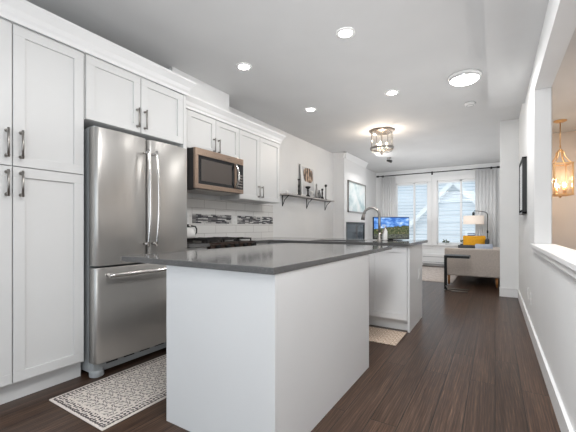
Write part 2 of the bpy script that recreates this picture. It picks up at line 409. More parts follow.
# bulkhead in the ceiling along the right wall
struct(bx(-.068, RX, BY, 5.07, 2.62, H).build('ceiling_bulkhead', M['ceiling']))
# sill cap on the half wall
b = bx(RX-.028, RX+.155, .2, 3.86, .90, .93); b.box(RX-.018, RX, .2, 3.86, .862, .90)
struct(b.build('trim_1', M['trim'], bev=.003))
# rear wall with the patio opening
b = MB(); b.box(WX, -2.8, BY-.1, BY, 0, H).box(.2, RX, BY-.1, BY, 0, H).box(-2.8, .2, BY-.1, BY, 2.45, H)
struct(b.build('wall_back', M['wall']))
b = MB(); b.box(-2.8, -2.74, BY-.08, BY-.02, 0, 2.45).box(.14, .2, BY-.08, BY-.02, 0, 2.45).box(-2.74, .14, BY-.08, BY-.02, 2.39, 2.45).box(-1.36, -1.24, BY-.08, BY-.02, 0, 2.39)
struct(b.build('door_1', M['trim']))
# far wall with two windows
Z0, Z1 = .60, 2.37; A0, A1, B0, B1 = -2.49, -1.61, -1.375, -.27
b = MB(); b.box(WX, A0, FY, FY+.15, 0, H).box(A1, B0, FY, FY+.15, 0, H).box(B1, RX+.15, FY, FY+.15, 0, H)
b.box(A0, A1, FY, FY+.15, 0, Z0).box(B0, B1, FY, FY+.15, 0, Z0).box(A0, A1, FY, FY+.15, Z1, H).box(B0, B1, FY, FY+.15, Z1, H)
struct(b.build('wall_far', M['wall']))
for i, (x0, x1, xm) in enumerate(((A0, A1, -1.985), (B0, B1, -.78))):
    b = MB()
    b.box(x0-.085, x0, FY-.02, FY, Z0-.02, Z1).box(x1, x1+.085, FY-.02, FY, Z0-.02, Z1).box(x0-.10, x1+.10, FY-.025, FY, Z1, Z1+.11)
    b.box(x0-.11, x1+.11, FY-.06, FY+.02, Z0-.035, Z0).box(x0-.09, x1+.09, FY-.018, FY, Z0-.12, Z0-.035)
    b.box(x0, x0+.03, FY+.03, FY+.10, Z0, Z1).box(x1-.03, x1, FY+.03, FY+.10, Z0, Z1).box(x0, x1, FY+.03, FY+.10, Z0, Z0+.04).box(x0, x1, FY+.03, FY+.10, Z1-.04, Z1)
    b.box(xm-.025, xm+.025, FY+.03, FY+.10, Z0, Z1)
    w_ = struct(b.build('window_%d' % (i+1), M['trim'], bev=.003))
    bx(x0+.03, x1-.03, FY+.085, FY+.09, Z0+.04, Z1-.04).build('window_pane', M['pane'], w_)
    # blinds
    for k, (p0, p1) in enumerate(((x0+.035, xm-.03), (xm+.03, x1-.035))):
        bl = thing('window_blind', ['white slatted blind in the left half of the window behind the monitor', 'white slatted blind in the right half of the window behind the monitor',
                   'white slatted blind in the left half of the window behind the sofa', 'white slatted blind in the right half of the window, behind the arc lamp'][i*2+k], 'blind', (p0, FY+.045, 0), 0, 'slatted window blinds')
        wd = p1-p0
        bx(0, wd, -.012, .022, Z1-.075, Z1-.04).build('head_rail', M['slat'], bl)
        s_ = MB(); z = Z1-.10
        while z > Z0+.07:
            s_.prism([(-.012, z-.009), (.018, z+.009), (.018, z+.0105), (-.012, z-.0075)], 'x', 0, wd); z -= .042
        s_.build('slats', M['slat'], bl)
        bx(0, wd, -.010, .018, Z0+.045, Z0+.06).build('bottom_rail', M['slat'], bl)
# baseboards
struct(bx(RX-.014, RX, BY, 6.2, 0, .125).box(RX-.018, RX, BY, 6.2, .125, .14).build('baseboard_right', M['trim'], bev=.003))
struct(bx(.058, RX-.014, 6.186, 6.2, 0, .125).box(.054, RX-.018, 6.182, 6.2, .125, .14).build('baseboard_stub', M['trim'], bev=.003))
struct(bx(WX, -1.75, FY-.014, FY, 0, .12).build('baseboard_far', M['trim']))
struct(bx(WX, WX+.014, 4.9, 6.97, 0, .14).build('baseboard_left', M['trim']))
# duct chase above the wall cabinets
struct(bx(WX, -2.83, 2.3, 3.17, 2.46, H).build('wall_chase', M['wall']))
# space beyond the opening (stair hall)
b = MB(); b.box(.435, 2.2, 7.5, 7.6, 0, H).box(2.1, 2.2, -.5, 7.5, 0, H).box(.435, 2.2, -.6, -.5, 0, H)
b.box(RX+.13, RX+.135, 3.86, 7.5, 0, H)
struct(b.build('wall_hall', M['beige']))
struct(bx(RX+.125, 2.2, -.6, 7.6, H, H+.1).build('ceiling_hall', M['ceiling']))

# fireplace chimney breast (part of the room)
FX = -2.85; F0, F1 = 6.95, 8.42
b = MB()
b.box(WX, FX, F0, F1, 1.20, H-.0)            # above firebox
b.box(WX, FX, F0, F0+.12, 0, 1.20).box(WX, FX, F1-.07, F1, 0, 1.20).box(WX, FX, F0+.12, F1-.07, 0, .62)
b.box(WX, WX+.03, F0+.12, F1-.07, .62, 1.20)
fp = struct(b.build('wall_chimney', M['fireplace'], bev=.003))
# trims on the breast: pilaster panels, crown
b = MB()
b.box(WX, FX+.006, F0-.014, F0, 0, 2.20).box(WX, FX+.01, F0-.02, F0+.004, 2.20, 2.225)
b.box(FX, FX+.014, F0-.014, F0+.10, 0, 2.62)
b.box(WX, FX+.02, F0-.022, F0, 1.25, 1.27)
prof = [(0, -.13), (.012, -.13), (.02, -.10), (.05, -.04), (.065, -.02), (.065, 0), (0, 0)]
b.prism([(FX+x, H+z) for x, z in prof], 'y', F0-.065, F1)
b.prism([(F0-x, H+z) for x, z in prof], 'x', WX, FX+.065)
struct(b.build('trim_2', M['fireplace']))

# ------------------------------------------------------------------ cabinet kit
def shaker(name, parent, y0, y1, z0, z1, x, m=None, fw=.062, t=.02, axis='x'):
    """door facing +X with its face at x (axis 'x'), or facing -Y with its face at y=x (axis 'y')"""
    b = MB()
    def q(a0, a1, c0, c1, e0, e1):
        if axis == 'x': b.box(x-e1, x-e0, a0, a1, c0, c1)
        else: b.box(a0, a1, x+e0, x+e1, c0, c1)
    q(y0, y1, z0, z0+fw, 0, t); q(y0, y1, z1-fw, z1, 0, t)
    q(y0, y0+fw, z0+fw, z1-fw, 0, t); q(y1-fw, y1, z0+fw, z1-fw, 0, t)
    q(y0+fw, y1-fw, z0+fw, z1-fw, .012, t)
    return b.build(name, m or M['cab'], parent, bev=.0015, seg=1)
def pull(parent, y, z0, z1, x, horiz=False):
    b = MB(); off = .032
    if not horiz:
        b.tube([(x+off, y, z0), (x+off, y, z1)], .007, 8)
        for z in (z0+.012, z1-.012):
            b.cyl((x, y, z), (x+off+.004, y, z), .0075, n=10).cyl((x, y, z), (x+.004, y, z), .011, n=12)
    else:
        b.tube([(x+off, z0, y), (x+off, z1, y)], .0055, 8)
        for q in (z0+.015, z1-.015): b.cyl((x, q, y), (x+off, q, y), .006, n=10)
    return b.build('handle', M['nickel'], parent)
def crown(b, x0, y0, y1, zb, ret):
    """moulding swept along +Y, mitred round the end of the cabinets and returned to X = ret"""
    pr = [(.0, 0), (.006, .0), (.010, .025), (.02, .04), (.03, .07), (.055, .10), (.066, .112), (.066, .13), (.0, .13)]
    st = [[b.bm.verts.new(q) for q in qq] for qq in (
        [(x0+x, y0, zb+z) for x, z in pr], [(x0+x, y1+x, zb+z) for x, z in pr], [(ret, y1+x, zb+z) for x, z in pr])]
    n = len(pr)
    for A, B in zip(st, st[1:]):
        for i in range(n): b.bm.faces.new((A[i], A[(i+1) % n], B[(i+1) % n], B[i]))
    b.bm.faces.new(st[0]); b.bm.faces.new(list(reversed(st[-1])))
    b.box(ret if ret > x0-.3 else x0-.3, x0, y0, y1, zb+.118, zb+.13)

G = .003
# pantry
p = thing('pantry_cabinet', 'tall white shaker pantry cabinet with four doors left of the refrigerator', 'cabinet', (WX, .85, 0))
ox, oy = WX, .85
def lc(o):   # meshes below are modelled in world space, shift them into their thing's space
    root = o.parent
    while root.parent: root = root.parent
    inv = root.matrix_basis.inverted()
    o.data.transform(inv); return o
def build_kids(root):
    bpy.context.view_layer.update()
    def rec(o):
        for ch in o.children:
            if ch.type == 'MESH' and not ch.get('_loc'):
                ch.data.transform(Matrix.LocRotScale(root.location, root.rotation_euler, None).inverted())
                ch['_loc'] = 1
            elif ch.type == 'LIGHT':
                ch.location = Matrix.LocRotScale(root.location, root.rotation_euler, None).inverted() @ ch.location
            rec(ch)
    rec(root)
    def cl(o):
        for ch in o.children:
            if '_loc' in ch: del ch['_loc']
            cl(ch)
    cl(root)
    return root
bx(WX+.004, -2.522, .43, 1.272, .115, 2.334).build('carcass', M['cab'], p)
bx(WX+.004, -2.565, .43, 1.272, 0, .115).build('toe_kick', M['cab'], p)
for (y0, y1) in ((.433, .846), (.846, 1.263)):
    for (z0, z1) in ((.127, 1.457), (1.457, 2.33)):
        d = shaker('door', p, y0+G, y1-G, z0+G, z1-G, -2.50)
        hy = y1-.03 if y1 < .9 else y0+.042
        if z0 < 1: pull(d, hy, 1.27, 1.43, -2.50)
        else: pull(d, hy, 1.505, 1.68, -2.50)
build_kids(p)
# cabinet over fridge
p = thing('overhead_cabinet', 'white two-door cabinet directly above the refrigerator', 'cabinet', (WX, 1.7, 1.87))
bx(WX+.004, -2.522, 1.273, 2.16, 1.865, 2.334).build('carcass', M['cab'], p)
bx(WX+.004, -2.50, 2.16, 2.19, 0, 2.334).build('end_panel', M['cab'], p)
for k, (y0, y1) in enumerate(((1.275, 1.715), (1.715, 2.16))):
    d = shaker('door', p, y0+G, y1-G, 1.866, 2.33, -2.50)
    pull(d, 1.715+(-.035 if k == 0 else .035), 1.90, 2.06, -2.50)
build_kids(p)
b = MB(); crown(b, -2.497, .43, 2.19, 2.336, ret=-2.697)
tag(b.build('crown_moulding', M['trim']), 'white stepped crown moulding on top of the tall pantry and refrigerator cabinets', 'moulding')
# cabinet above microwave
UX = -2.77
p = thing('overhead_cabinet', 'short white two-door wall cabinet directly above the microwave', 'cabinet', (WX, 2.87, 1.9))
bx(WX+.012, UX-.022, 2.442, 3.288, 1.926, 2.336).build('carcass', M['cab'], p)
for k, (y0, y1) in enumerate(((2.44, 2.872), (2.872, 3.288))):
    d = shaker('door', p, y0+G, y1-G, 1.930, 2.335, UX)
    pull(d, 2.872+(-.038 if k == 0 else .038), 1.95, 2.11, UX)
bx(WX+.012, UX, 2.20, 2.44, 1.45, 2.335).build('filler_panel', M['cab'], p)
build_kids(p)
p = thing('overhead_cabinet', 'taller white two-door wall cabinet right of the microwave', 'cabinet', (WX, 3.8, 1.45))
bx(WX+.012, UX-.022, 3.29, 4.235, 1.445, 2.336).build('carcass', M['cab'], p)
for k, (y0, y1) in enumerate(((3.292, 3.732), (3.732, 4.235))):
    d = shaker('door', p, y0+G, y1-G, 1.45, 2.335, UX)
    pull(d, 3.732+(-.04 if k == 0 else .04), 1.49, 1.65, UX)
build_kids(p)
b = MB(); crown(b, UX+.003, 2.262, 4.235, 2.338, ret=-3.09)
tag(b.build('crown_moulding', M['trim']), 'white stepped crown moulding on top of the shallower wall cabinets over the range', 'moulding')

# ------------------------------------------------------------------ fridge
f = thing('refrigerator', 'stainless french-door refrigerator with bottom freezer drawer', 'refrigerator', (-2.75, 1.71, 0))
bx(-3.08, -2.50, 1.295, 2.135, .03, 1.80).build('body', M['greyplastic'], f, bev=.004)
def fdoor(y0, y1, z0, z1, name, bulge=.018, xf=-2.405, bevl=.03, br=.0):
    pts = []; n = 18
    for i in range(n+1):
        t = i/n; y = y0+(y1-y0)*t; e = min(y-y0, y1-y)
        r = bevl; dx = 0
        if e < r: dx = r-math.sqrt(max(0, r*r-(r-e)**2))
        pts.append((xf - dx + bulge*(1-(2*t-1)**2)-bulge, y))
    extra = []
    for i in range(1, 6):
        e = bevl*(1-math.cos(i/6*PI/2)); extra.append(e)
    ys = sorted(set([y0, y1]+[y0+e for e in extra]+[y1-e for e in extra]+[y0+(y1-y0)*i/n for i in range(1, n)]))
    pts = []
    for y in ys:
        t = (y-y0)/(y1-y0); e = min(y-y0, y1-y); dx = 0
        if e < bevl: dx = bevl-math.sqrt(max(0, bevl**2-(bevl-e)**2))
        pts.append((xf-dx+bulge*(1-(2*t-1)**2), y))
    pts += [(-2.492, y1), (-2.492, y0)]
    b = MB().prism(pts, 'z', z0, z1)
    o = b.build(name, M['steel'], f, bev=.003, seg=2)
    for pl in o.data.polygons:
        if len(pl.vertices) == 4 and abs(pl.normal.z) < .5: pl.use_smooth = True
    return o
dl = fdoor(1.29, 1.706, .805, 1.80, 'door'); dr = fdoor(1.714, 2.135, .805, 1.80, 'door')
fz = fdoor(1.29, 2.135, .105, .79, 'freezer_drawer', .022)
def bow(y, s, z0, z1):
    pts = []
    for i in range(21):
        t = i/20; q = 1-(2*t-1)**2
        pts.append((-2.36+.018+.03*q, y+s*.022*q*0, z0+(z1-z0)*t))
    return pts
for d, y, s in ((dl, 1.672, -1), (dr, 1.748, 1)):
    b = MB().tube(bow(y, s, .93, 1.70), [.011]*21, 12)
    for z in (.95, 1.68): b.cyl((-2.40, y, z), (-2.345, y, z), .010)
    b.build('handle', M['handle'], d)
pts = [(-2.345+.025*(1-(2*i/20-1)**2), 1.36+.70*i/20, .735) for i in range(21)]
b = MB().tube(pts, .015, 12)
for y in (1.375, 2.045): b.cyl((-2.40, y, .735), (-2.335, y, .735), .012)
b.build('handle', M['handle'], fz)
b = MB().box(-2.53, -2.475, 1.33, 2.10, .02, .095)
for i in range(5): b.box(-2.475, -2.47, 1.40+i*.14, 1.50+i*.14, .062, .078)
b.build('base_grille', M['greyplastic'], f)
for i in range(5): bx(-2.4705, -2.468, 1.405+i*.14, 1.495+i*.14, .064, .076).build('vent_slot', M['dark'], f)
for y in (1.335, 2.09):
    b = MB(); b.lathe((-2.47, y, 0), [(.045, .0), (.05, .008), (.048, .04), (.04, .05)], 20).box(-2.52, -2.45, y-.035, y+.035, .03, .10)
    b.build('foot', M['greyplastic'], f, bev=.006)
for y in (1.34, 2.085): bx(-2.56, -2.45, y-.035, y+.035, 1.801, 1.815).build('hinge_cover', M['greyplastic'], f, bev=.004)
build_kids(f)

# ------------------------------------------------------------------ microwave
mw = thing('microwave', 'over-the-range stainless microwave mounted under the short wall cabinet', 'microwave', (-2.9, 2.865, 1.5))
mx0, mx1, my0, my1, mz0, mz1 = WX+.014, -2.665, 2.45, 3.235, 1.495, 1.922
bx(mx0, mx1-.02, my0, my1, mz0, mz1).build('case', mat('microwave_case', (.012, .010, .010), .5), mw, bev=.004)
b = MB(); DX = -2.655
b.box(mx1-.02, DX, my0, my1, mz1-.075, mz1).box(mx1-.02, DX, my0, my1, mz0, mz0+.05).box(mx1-.02, DX, my0, my0+.045, mz0+.05, mz1-.075).box(mx1-.02, DX, my1-.16, my1-.125, mz0+.05, mz1-.075)
dd = b.build('door', M['steel_m'], mw, bev=.004)
bx(mx1-.02, DX-.008, my0+.045, my1-.16, mz0+.05, mz1-.075).build('door_glass', M['blackgloss'], dd)
bx(DX-.009, DX-.0065, my0+.09, my1-.21, mz0+.085, mz1-.11).build('viewing_screen', mat('microwave_mesh', (.085, .07, .062), .3), dd)
pts = [(DX+.004+.06*math.sin(PI*i/16), my1-.150-.012*math.sin(PI*i/16), mz0+.055+(mz1-mz0-.14)*i/16) for i in range(17)]
MB().tube(pts, .014, 12).build('handle', M['handle'], dd)
cp = bx(mx1-.02, DX-.004, my1-.125, my1, mz0+.05, mz1-.075).build('control_panel', M['blackgloss'], mw)
b = MB()
for r in range(5):
    for c_ in range(3): b.box(DX-.005, DX-.002, my1-.105+c_*.032, my1-.083+c_*.032, mz0+.07+r*.035, mz0+.088+r*.035)
b.build('buttons', mat('button_grey', (.25, .22, .2), .4), cp)
b = MB().box(mx0+.05, mx1-.04, my0+.05, my1-.05, mz0-.012, mz0)
b.build('grease_filter', M['nickel'], mw)
build_kids(mw)

# ------------------------------------------------------------------ backsplash
b = MB().box(WX+.001, WX+.010, 2.192, 4.52, .921, 1.444)
bs = tag(b.build('tile_backsplash', M['tile']), 'white subway tile backsplash with a dark mosaic band above the range', 'backsplash')
o = bx(WX+.009, WX+.013, 2.80, 3.50, 1.13, 1.245).build('mosaic_band', M['mosaic'], bs, label='dark glass mosaic strip')
o = bx(WX+.009, WX+.013, 3.63, 4.51, 1.13, 1.245).build('mosaic_band', M['mosaic'], bs, label='dark glass mosaic strip')

def outlet(loc, rz, label, w=.075, h=.118, group=None, sw=False):
    t = thing('wall_outlet', label, 'outlet', loc, rz, group)
    bx(-w/2, w/2, -.006, 0, -h/2, h/2).build('cover_plate', M['white'], t, bev=.002)
    for s_ in (-1, 1): bx(-.017, .017, -.009, -.004, s_*.026-.017, s_*.026+.017).build('socket', M['greywhite'], t, bev=.003)
    return t
outlet((WX+.010, 2.72, 1.18), PI/2, 'white outlet plate on the tiles beside the refrigerator', .07, .13)
outlet((WX+.010, 3.565, 1.18), PI/2, 'white outlet plate between the two mosaic strips on the tiles', .09, .115)
outlet((RX, 4.50, .36), -PI/2, 'white outlet plate low on the right wall, farther from the camera')
outlet((RX, 4.17, .36), -PI/2, 'white outlet plate low on the right wall, nearer the camera')

# ------------------------------------------------------------------ base cabinets on the left wall
def base_cab(label, y0, y1, nd=1):
    p = thing('base_cabinet', label, 'cabinet', (WX, (y0+y1)/2, 0))
    bx(WX+.004, -2.522, y0, y1, .10, .887).build('carcass', M['cab'], p)
    bx(WX, -2.57, y0, y1, 0, .10).build('toe_kick', M['cab'], p)
    wd = (y1-y0)/nd
    for k in range(nd):
        d = shaker('door', p, y0+k*wd+G, y0+(k+1)*wd-G, .115, .72, -2.50, fw=.05); pull(d, y0+(k+1)*wd-.04, .56, .70, -2.50)
        d = shaker('drawer', p, y0+k*wd+G, y0+(k+1)*wd-G, .726, .882, -2.50, fw=.03); pull(d, .80, y0+(k+.5)*wd-.05, y0+(k+.5)*wd+.05, -2.50, True)
    return build_kids(p)
base_cab('narrow white base cabinet between the refrigerator and the range', 2.19, 2.465)
base_cab('white base cabinet right of the range on the kitchen wall', 3.245, 3.565)
WT, WB = .920, .888
tag(bx(WX+.001, -2.46, 2.192, 2.466, WB, WT).build('worktop', M['quartz'], bev=.002), 'short dark quartz worktop between refrigerator and range', 'countertop')
# worktop behind range side and peninsula: L shape with sink cut-out
PX = -.733; PY0, PY1 = 3.53, 4.58
SX0, SX1, SY0, SY1 = -1.95, -1.32, 3.62, 3.98
b = MB()
b.box(WX+.012, -2.46, 3.244, PY0, WB, WT).box(WX+.012, SX0, PY0, PY1, WB, WT).box(SX1, PX, PY0, PY1, WB, WT)
b.box(SX0, SX1, PY0, SY0, WB, WT).box(SX0, SX1, SY1, PY1, WB, WT)
bmesh.ops.remove_doubles(b.bm, verts=b.bm.verts, dist=.0001)
tag(b.build('peninsula_worktop', M['quartz']), 'dark quartz worktop running along the wall and out over the peninsula with the sink', 'countertop')
# peninsula
p = thing('peninsula_cabinet', 'white shaker peninsula cabinet with the faucet and monitor on its worktop', 'cabinet', (-1.9, 3.9, 0))
b = MB().box(WX+.004, SX0-.02, 3.592, 4.14, .10, WB).box(SX1+.02, -.765, 3.592, 4.14, .10, WB).box(SX0-.02, SX1+.02, 3.592, 3.61, .10, WB).box(SX0-.02, SX1+.02, 4.02, 4.14, .10, WB).box(SX0-.02, SX1+.02, 3.61, 4.02, .10, .12)
b.build('carcass', M['cab'], p)
bx(-.765, -.745, 3.572, 4.27, 0, WB).build('end_panel', M['island'], p)
bx(WX+.004, -.765, 3.632, 3.65, 0, .10).build('toe_kick', M['cab'], p)
bx(WX+.004, -.765, 4.10, 4.12, 0, .10).build('rear_toe_kick', M['cab'], p)
x = -.768
for k, wd in enumerate((.405, .45, .45, .45)):
    d = shaker('door', p, x-wd+G, x-G, .118, .882, 3.572, M['island'], axis='y')
    x -= wd
build_kids(p)
outlet((-.745, 4.08, .545), PI/2, 'white outlet plate on the end panel of the peninsula')
# sink
s_ = MB()
s_.box(SX0, SX1, SY0, SY1, .69, .70).box(SX0-.006, SX0, SY0, SY1, .69, WB).box(SX1, SX1+.006, SY0, SY1, .69, WB).box(SX0-.006, SX1+.006, SY0-.006, SY0, .69, WB).box(SX0-.006, SX1+.006, SY1, SY1+.006, .69, WB)
o = tag(s_.build('sink', M['steel_h']), 'stainless undermount sink set in the peninsula worktop', 'sink')

# ------------------------------------------------------------------ island
p = thing('kitchen_island', 'white panelled kitchen island base under the large grey worktop', 'island', (-1.2, 1.9, 0))
bx(-1.562, -.851, 1.252, 2.52, 0, .874).build('core', M['island'], p)
bx(-1.564, -.830, 1.231, 1.25, 0, .874).build('front_panel', M['island'], p, bev=.001)
bx(-.850, -.830, 1.25, 2.53, 0, .874).build('side_panel', M['island'], p, bev=.001)
build_kids(p)
tag(bx(-1.967, -.827, 1.213, 3.19, .874, .906).build('island_worktop', M['quartz'], bev=.003), 'large dark grey quartz worktop overhanging the island on three sides', 'countertop')

# ------------------------------------------------------------------ range
r = thing('gas_range', 'gas range with cast iron grates between the base cabinets', 'range', (-2.8, 2.855, 0))
bx(WX+.012, -2.50, 2.47, 3.24, .02, .915).build('body', M['steel_h'], r)
bx(WX+.03, -2.49, 2.47, 3.24, .905, .918)  .build('cooktop', M['darksteel'], r, bev=.003)
od = bx(-2.50, -2.465, 2.475, 3.235, .20, .76).build('oven_door', M['steel_h'], r, bev=.005)
bx(-2.466, -2.462, 2.56, 3.15, .32, .64).build('oven_window', M['blackgloss'], od)
b = MB().tube([(-2.42, 2.53, .72), (-2.42, 3.18, .72)], .012)
for y in (2.56, 3.15): b.cyl((-2.465, y, .72), (-2.42, y, .72), .009)
b.build('handle', M['handle'], od)
bx(-2.50, -2.465, 2.475, 3.235, .04, .19).build('storage_drawer', M['steel_h'], r, bev=.005)
bx(-2.50, -2.455, 2.47, 3.24, .78, .905)  .build('control_panel', M['darksteel'], r, bev=.006)
for i in range(5):
    y = 2.56+i*.148
    b = MB().cyl((-2.455, y, .875), (-2.418, y, .885), .024, .019, 18).cyl((-2.418, y, .885), (-2.410, y, .887), .019, .016, 18)
    b.box(-2.425, -2.402, y-.004, y+.004, .872, .905)
    b.build('knob', M['black'], r)
for gy in (2.49, 2.745, 3.0):
    b = MB(); x0, x1, y0, y1 = -3.05, -2.53, gy, gy+.235
    for xx in (x0, x1-.014): b.box(xx, xx+.014, y0, y1, .94, .956)
    for yy in (y0, y1-.014): b.box(x0, x1, yy, yy+.014, .94, .956)
    for xx in (x0+.13, x0+.38): b.box(xx, xx+.012, y0, y1, .944, .960)
    b.box(x0, x1, (y0+y1)/2-.006, (y0+y1)/2+.006, .944, .960)
    for xx in (x0, x1-.014):
        for yy in (y0, y1-.014): b.box(xx, xx+.014, yy, yy+.014, .918, .94)
    b.build('grate', M['cast'], r)
for (xx, yy) in ((-2.92, 2.60), (-2.66, 2.60), (-2.79, 2.86), (-2.92, 3.12), (-2.66, 3.12)):
    MB().cyl((xx, yy, .918), (xx, yy, .930), .045, n=24).cyl((xx, yy, .930), (xx, yy, .938), .034, n=24).build('burner', M['cast'], r)
build_kids(r)
# kettle on the left burner
j = thing('kettle', 'white kettle with black loop handle on the range, half hidden by the refrigerator', 'kettle', (-2.92, 2.585, .961))
MB().lathe((0, 0, 0), [(.07, 0), (.082, .012), (.084, .05), (.072, .095), (.05, .118), (.045, .12)], 28).build('body', M['ceramic'], j)
MB().lathe((0, 0, 0), [(.044, .12), (.03, .13), (.01, .135), (.012, .15), (.006, .156)], 20).build('lid', M['black'], j)
MB().tube([(0, .07, .03), (0, .105, .035), (0, .128, .06), (0, .13, .10), (0, .11, .13), (0, .05, .135)], .008, 8).build('handle', M['black'], j)
MB().tube([(-.06, -.03, .05), (-.10, -.05, .08), (-.12, -.06, .11)], [.016, .012, .009], 10).build('spout', M['ceramic'], j)
# ------------------------------------------------------------------ faucet
fc = thing('kitchen_faucet', 'brushed nickel gooseneck faucet on the peninsula worktop', 'faucet', (-1.195, 4.04, WT+.0))
MB().lathe((0, 0, 0), [(.03, 0), (.03, .008), (.022, .014), (.019, .05), (.016, .10)], 20).build('base', M['nickel'], fc)
dx, dy = -.188, -.03
pts = [(0, 0, .08), (0, 0, .20), (0, 0, .295)]
for i in range(1, 17):
    a = PI*i/16*.94; rr_ = .095
    pts.append((dx/.190*(rr_-rr_*math.cos(a)), dy/.190*(rr_-rr_*math.cos(a)), .305+rr_*math.sin(a)))
neck = MB().tube(pts, .0155, 12).build('neck', M['nickel'], fc)
e = Vector(pts[-1])
MB().cyl(e, e+Vector((-.012, 0, -.07)), .019, .026, 18).build('spray_head', M['nickel'], fc)
MB().tube([(.015, 0, .07), (.04, 0, .10), (.055, 0, .14), (.085, 0, .175)], [.008, .008, .007, .006], 8).build('lever', M['bronze'], fc)
# soap bottle
sb = thing('soap_bottle', 'small white soap bottle standing right of the faucet base', 'bottle', (-1.14, 4.08, WT+.001))
MB().lathe((0, 0, 0), [(.028, 0), (.031, .01), (.031, .11), (.02, .135), (.011, .145), (.011, .155)], 20).build('body', M['ceramic'], sb)
MB().cyl((0, 0, .155), (0, 0, .185), .004).box(-.035, .006, -.006, .006, .183, .192).build('pump', M['white'], sb)
# monitor
ang = math.radians(31.79)
mo = thing('monitor', 'flat screen on the peninsula worktop showing blue sky over trees', 'monitor', (-1.10, 4.215, WT+.001), ang)
W2, HH = .226, .29
bx(-W2, W2, 0, .022, .012, HH).build('housing', M['black'], mo, bev=.003)
bx(-W2+.012, W2-.006, -.002, .002, .022, HH-.008).build('screen', M['screen'], mo)
MB().box(-.13, .13, -.035, .055, 0, .006).box(-.03, .03, .012, .03, .004, .09).build('stand', M['black'], mo)

# ------------------------------------------------------------------ rugs
def rug(name, label, x0, x1, y0, y1, m, th=.008):
    return tag(bx(x0, x1, y0, y1, .001, .001+th).build(name, m, bev=.004), label, 'rug')
rug('runner_rug', 'cream runner rug with dark scroll pattern and border in front of the refrigerator', -2.368, -1.769, .985, 2.6, M['rug1'])
rug('kitchen_mat', 'small brown speckled mat in front of the peninsula', -2.0, -.767, 3.1, 3.60-.06, M['rug2'])
rug('living_room_rug', 'pale woven area rug on the living room floor', -2.75, -.70, 7.15, 9.7, M['rug3'], .006)

# ------------------------------------------------------------------ wall shelf
sh = thing('wall_shelf', 'grey wooden wall shelf on three black brackets', 'shelf', (WX, 5.68, 1.64))
bx(0, .16, -.96, .97, -.012, .012).build('board', M['shelfwood'], sh, bev=.002)
for y in (-.86, .0, .82):
    b = MB().box(0, .006, y-.012, y+.012, -.20, -.012).box(0, .14, y-.012, y+.012, -.018, -.012)
    b.tube([(.004, y, -.19), (.03, y, -.13), (.045, y, -.09), (.08, y, -.06), (.125, y, -.018)], .006, 8)
    b.build('bracket', M['black'], sh)
ST = 1.653
pf = thing('picture_frame', 'white framed print with a brown still life leaning on the wall shelf', 'picture', (WX+.06, 5.38, ST))
rot = Matrix.Rotation(math.radians(-3.5), 4, 'Y')
def pbx(b, *a): return b
b = MB(); b.box(0, .02, 0, .035, 0, .60).box(0, .02, .495, .53, 0, .60).box(0, .02, .035, .495, 0, .035).box(0, .02, .035, .495, .565, .60)
fr_ = b.build('frame', M['white'], pf, bev=.002)
bx(.004, .012, .035, .495, .035, .565).build('print', M['shelfpic'], pf)
bx(-.012, -.002, -.006, .53, 0, .60).build('backing', mat('grey_backing', (.22, .21, .2), .6), pf)
pf.rotation_euler = (0, math.radians(-3), 0)
def shelf_obj(name, label, cat, y, prof, m, x=.10):
    return tag(MB().lathe((0, 0, 0), prof, 16).build(name, m), label, cat)
o = shelf_obj('candlestick', 'tall black turned candlestick at the left of the framed print', 'candlestick', 0, [(.035, 0), (.035, .012), (.012, .03), (.018, .08), (.012, .12), (.017, .17), (.010, .21), (.010, .27), (.022, .28), (.022, .295), (.008, .30)], M['black']); o.location = (WX+.10, 5.21, ST)
o = shelf_obj('candlestick', 'short black candlestick with wide dish in front of the framed print', 'candlestick', 0, [(.045, 0), (.045, .012), (.018, .03), (.014, .09), (.022, .11), (.014, .13), (.05, .17), (.05, .185), (.02, .19)], M['black']); o.location = (WX+.135, 5.49, ST)
o = shelf_obj('candle_holder', 'small pale glass candle holder on the shelf right of the short candlestick', 'candle holder', 0, [(.03, 0), (.03, .01), (.01, .02), (.01, .06), (.035, .08), (.035, .12)], M['ceramic']); o.location = (WX+.11, 5.70, ST)
o = shelf_obj('figurine', 'slim grey cone figurine beside the framed print', 'figurine', 0, [(.04, 0), (.035, .05), (.028, .10), (.018, .16), (.014, .22), (.018, .25), (.010, .28)], mat('pewter', (.35, .34, .33), .4, .6)); o.location = (WX+.13, 5.85, ST)
o = shelf_obj('vase', 'small bulbous dark grey vase on the shelf', 'vase', 0, [(.03, 0), (.045, .04), (.03, .10), (.015, .14), (.02, .17)], mat('dark_pewter', (.16, .16, .16), .4, .6)); o.location = (WX+.10, 6.03, ST)
o = shelf_obj('candlestick', 'medium dark candlestick between the small vase and the tallest one', 'candlestick', 0, [(.035, 0), (.03, .03), (.012, .06), (.018, .12), (.012, .16), (.025, .2), (.02, .215)], M['black']); o.location = (WX+.10, 6.17, ST)
o = shelf_obj('candlestick', 'tallest slim black candlestick at the right end of the shelf', 'candlestick', 0, [(.03, 0), (.03, .01), (.009, .02), (.009, .26), (.026, .28), (.026, .31), (.01, .32)], M['black']); o.location = (WX+.10, 6.34, ST)
o = tag(MB().lathe((0, 0, 0), [(.03, 0), (.03, .04), (.024, .05)], 16).build('candle_cup', M['ceramic']), 'low white votive cup alone at the left end of the shelf', 'candle cup'); o.location = (WX+.08, 4.85, ST)

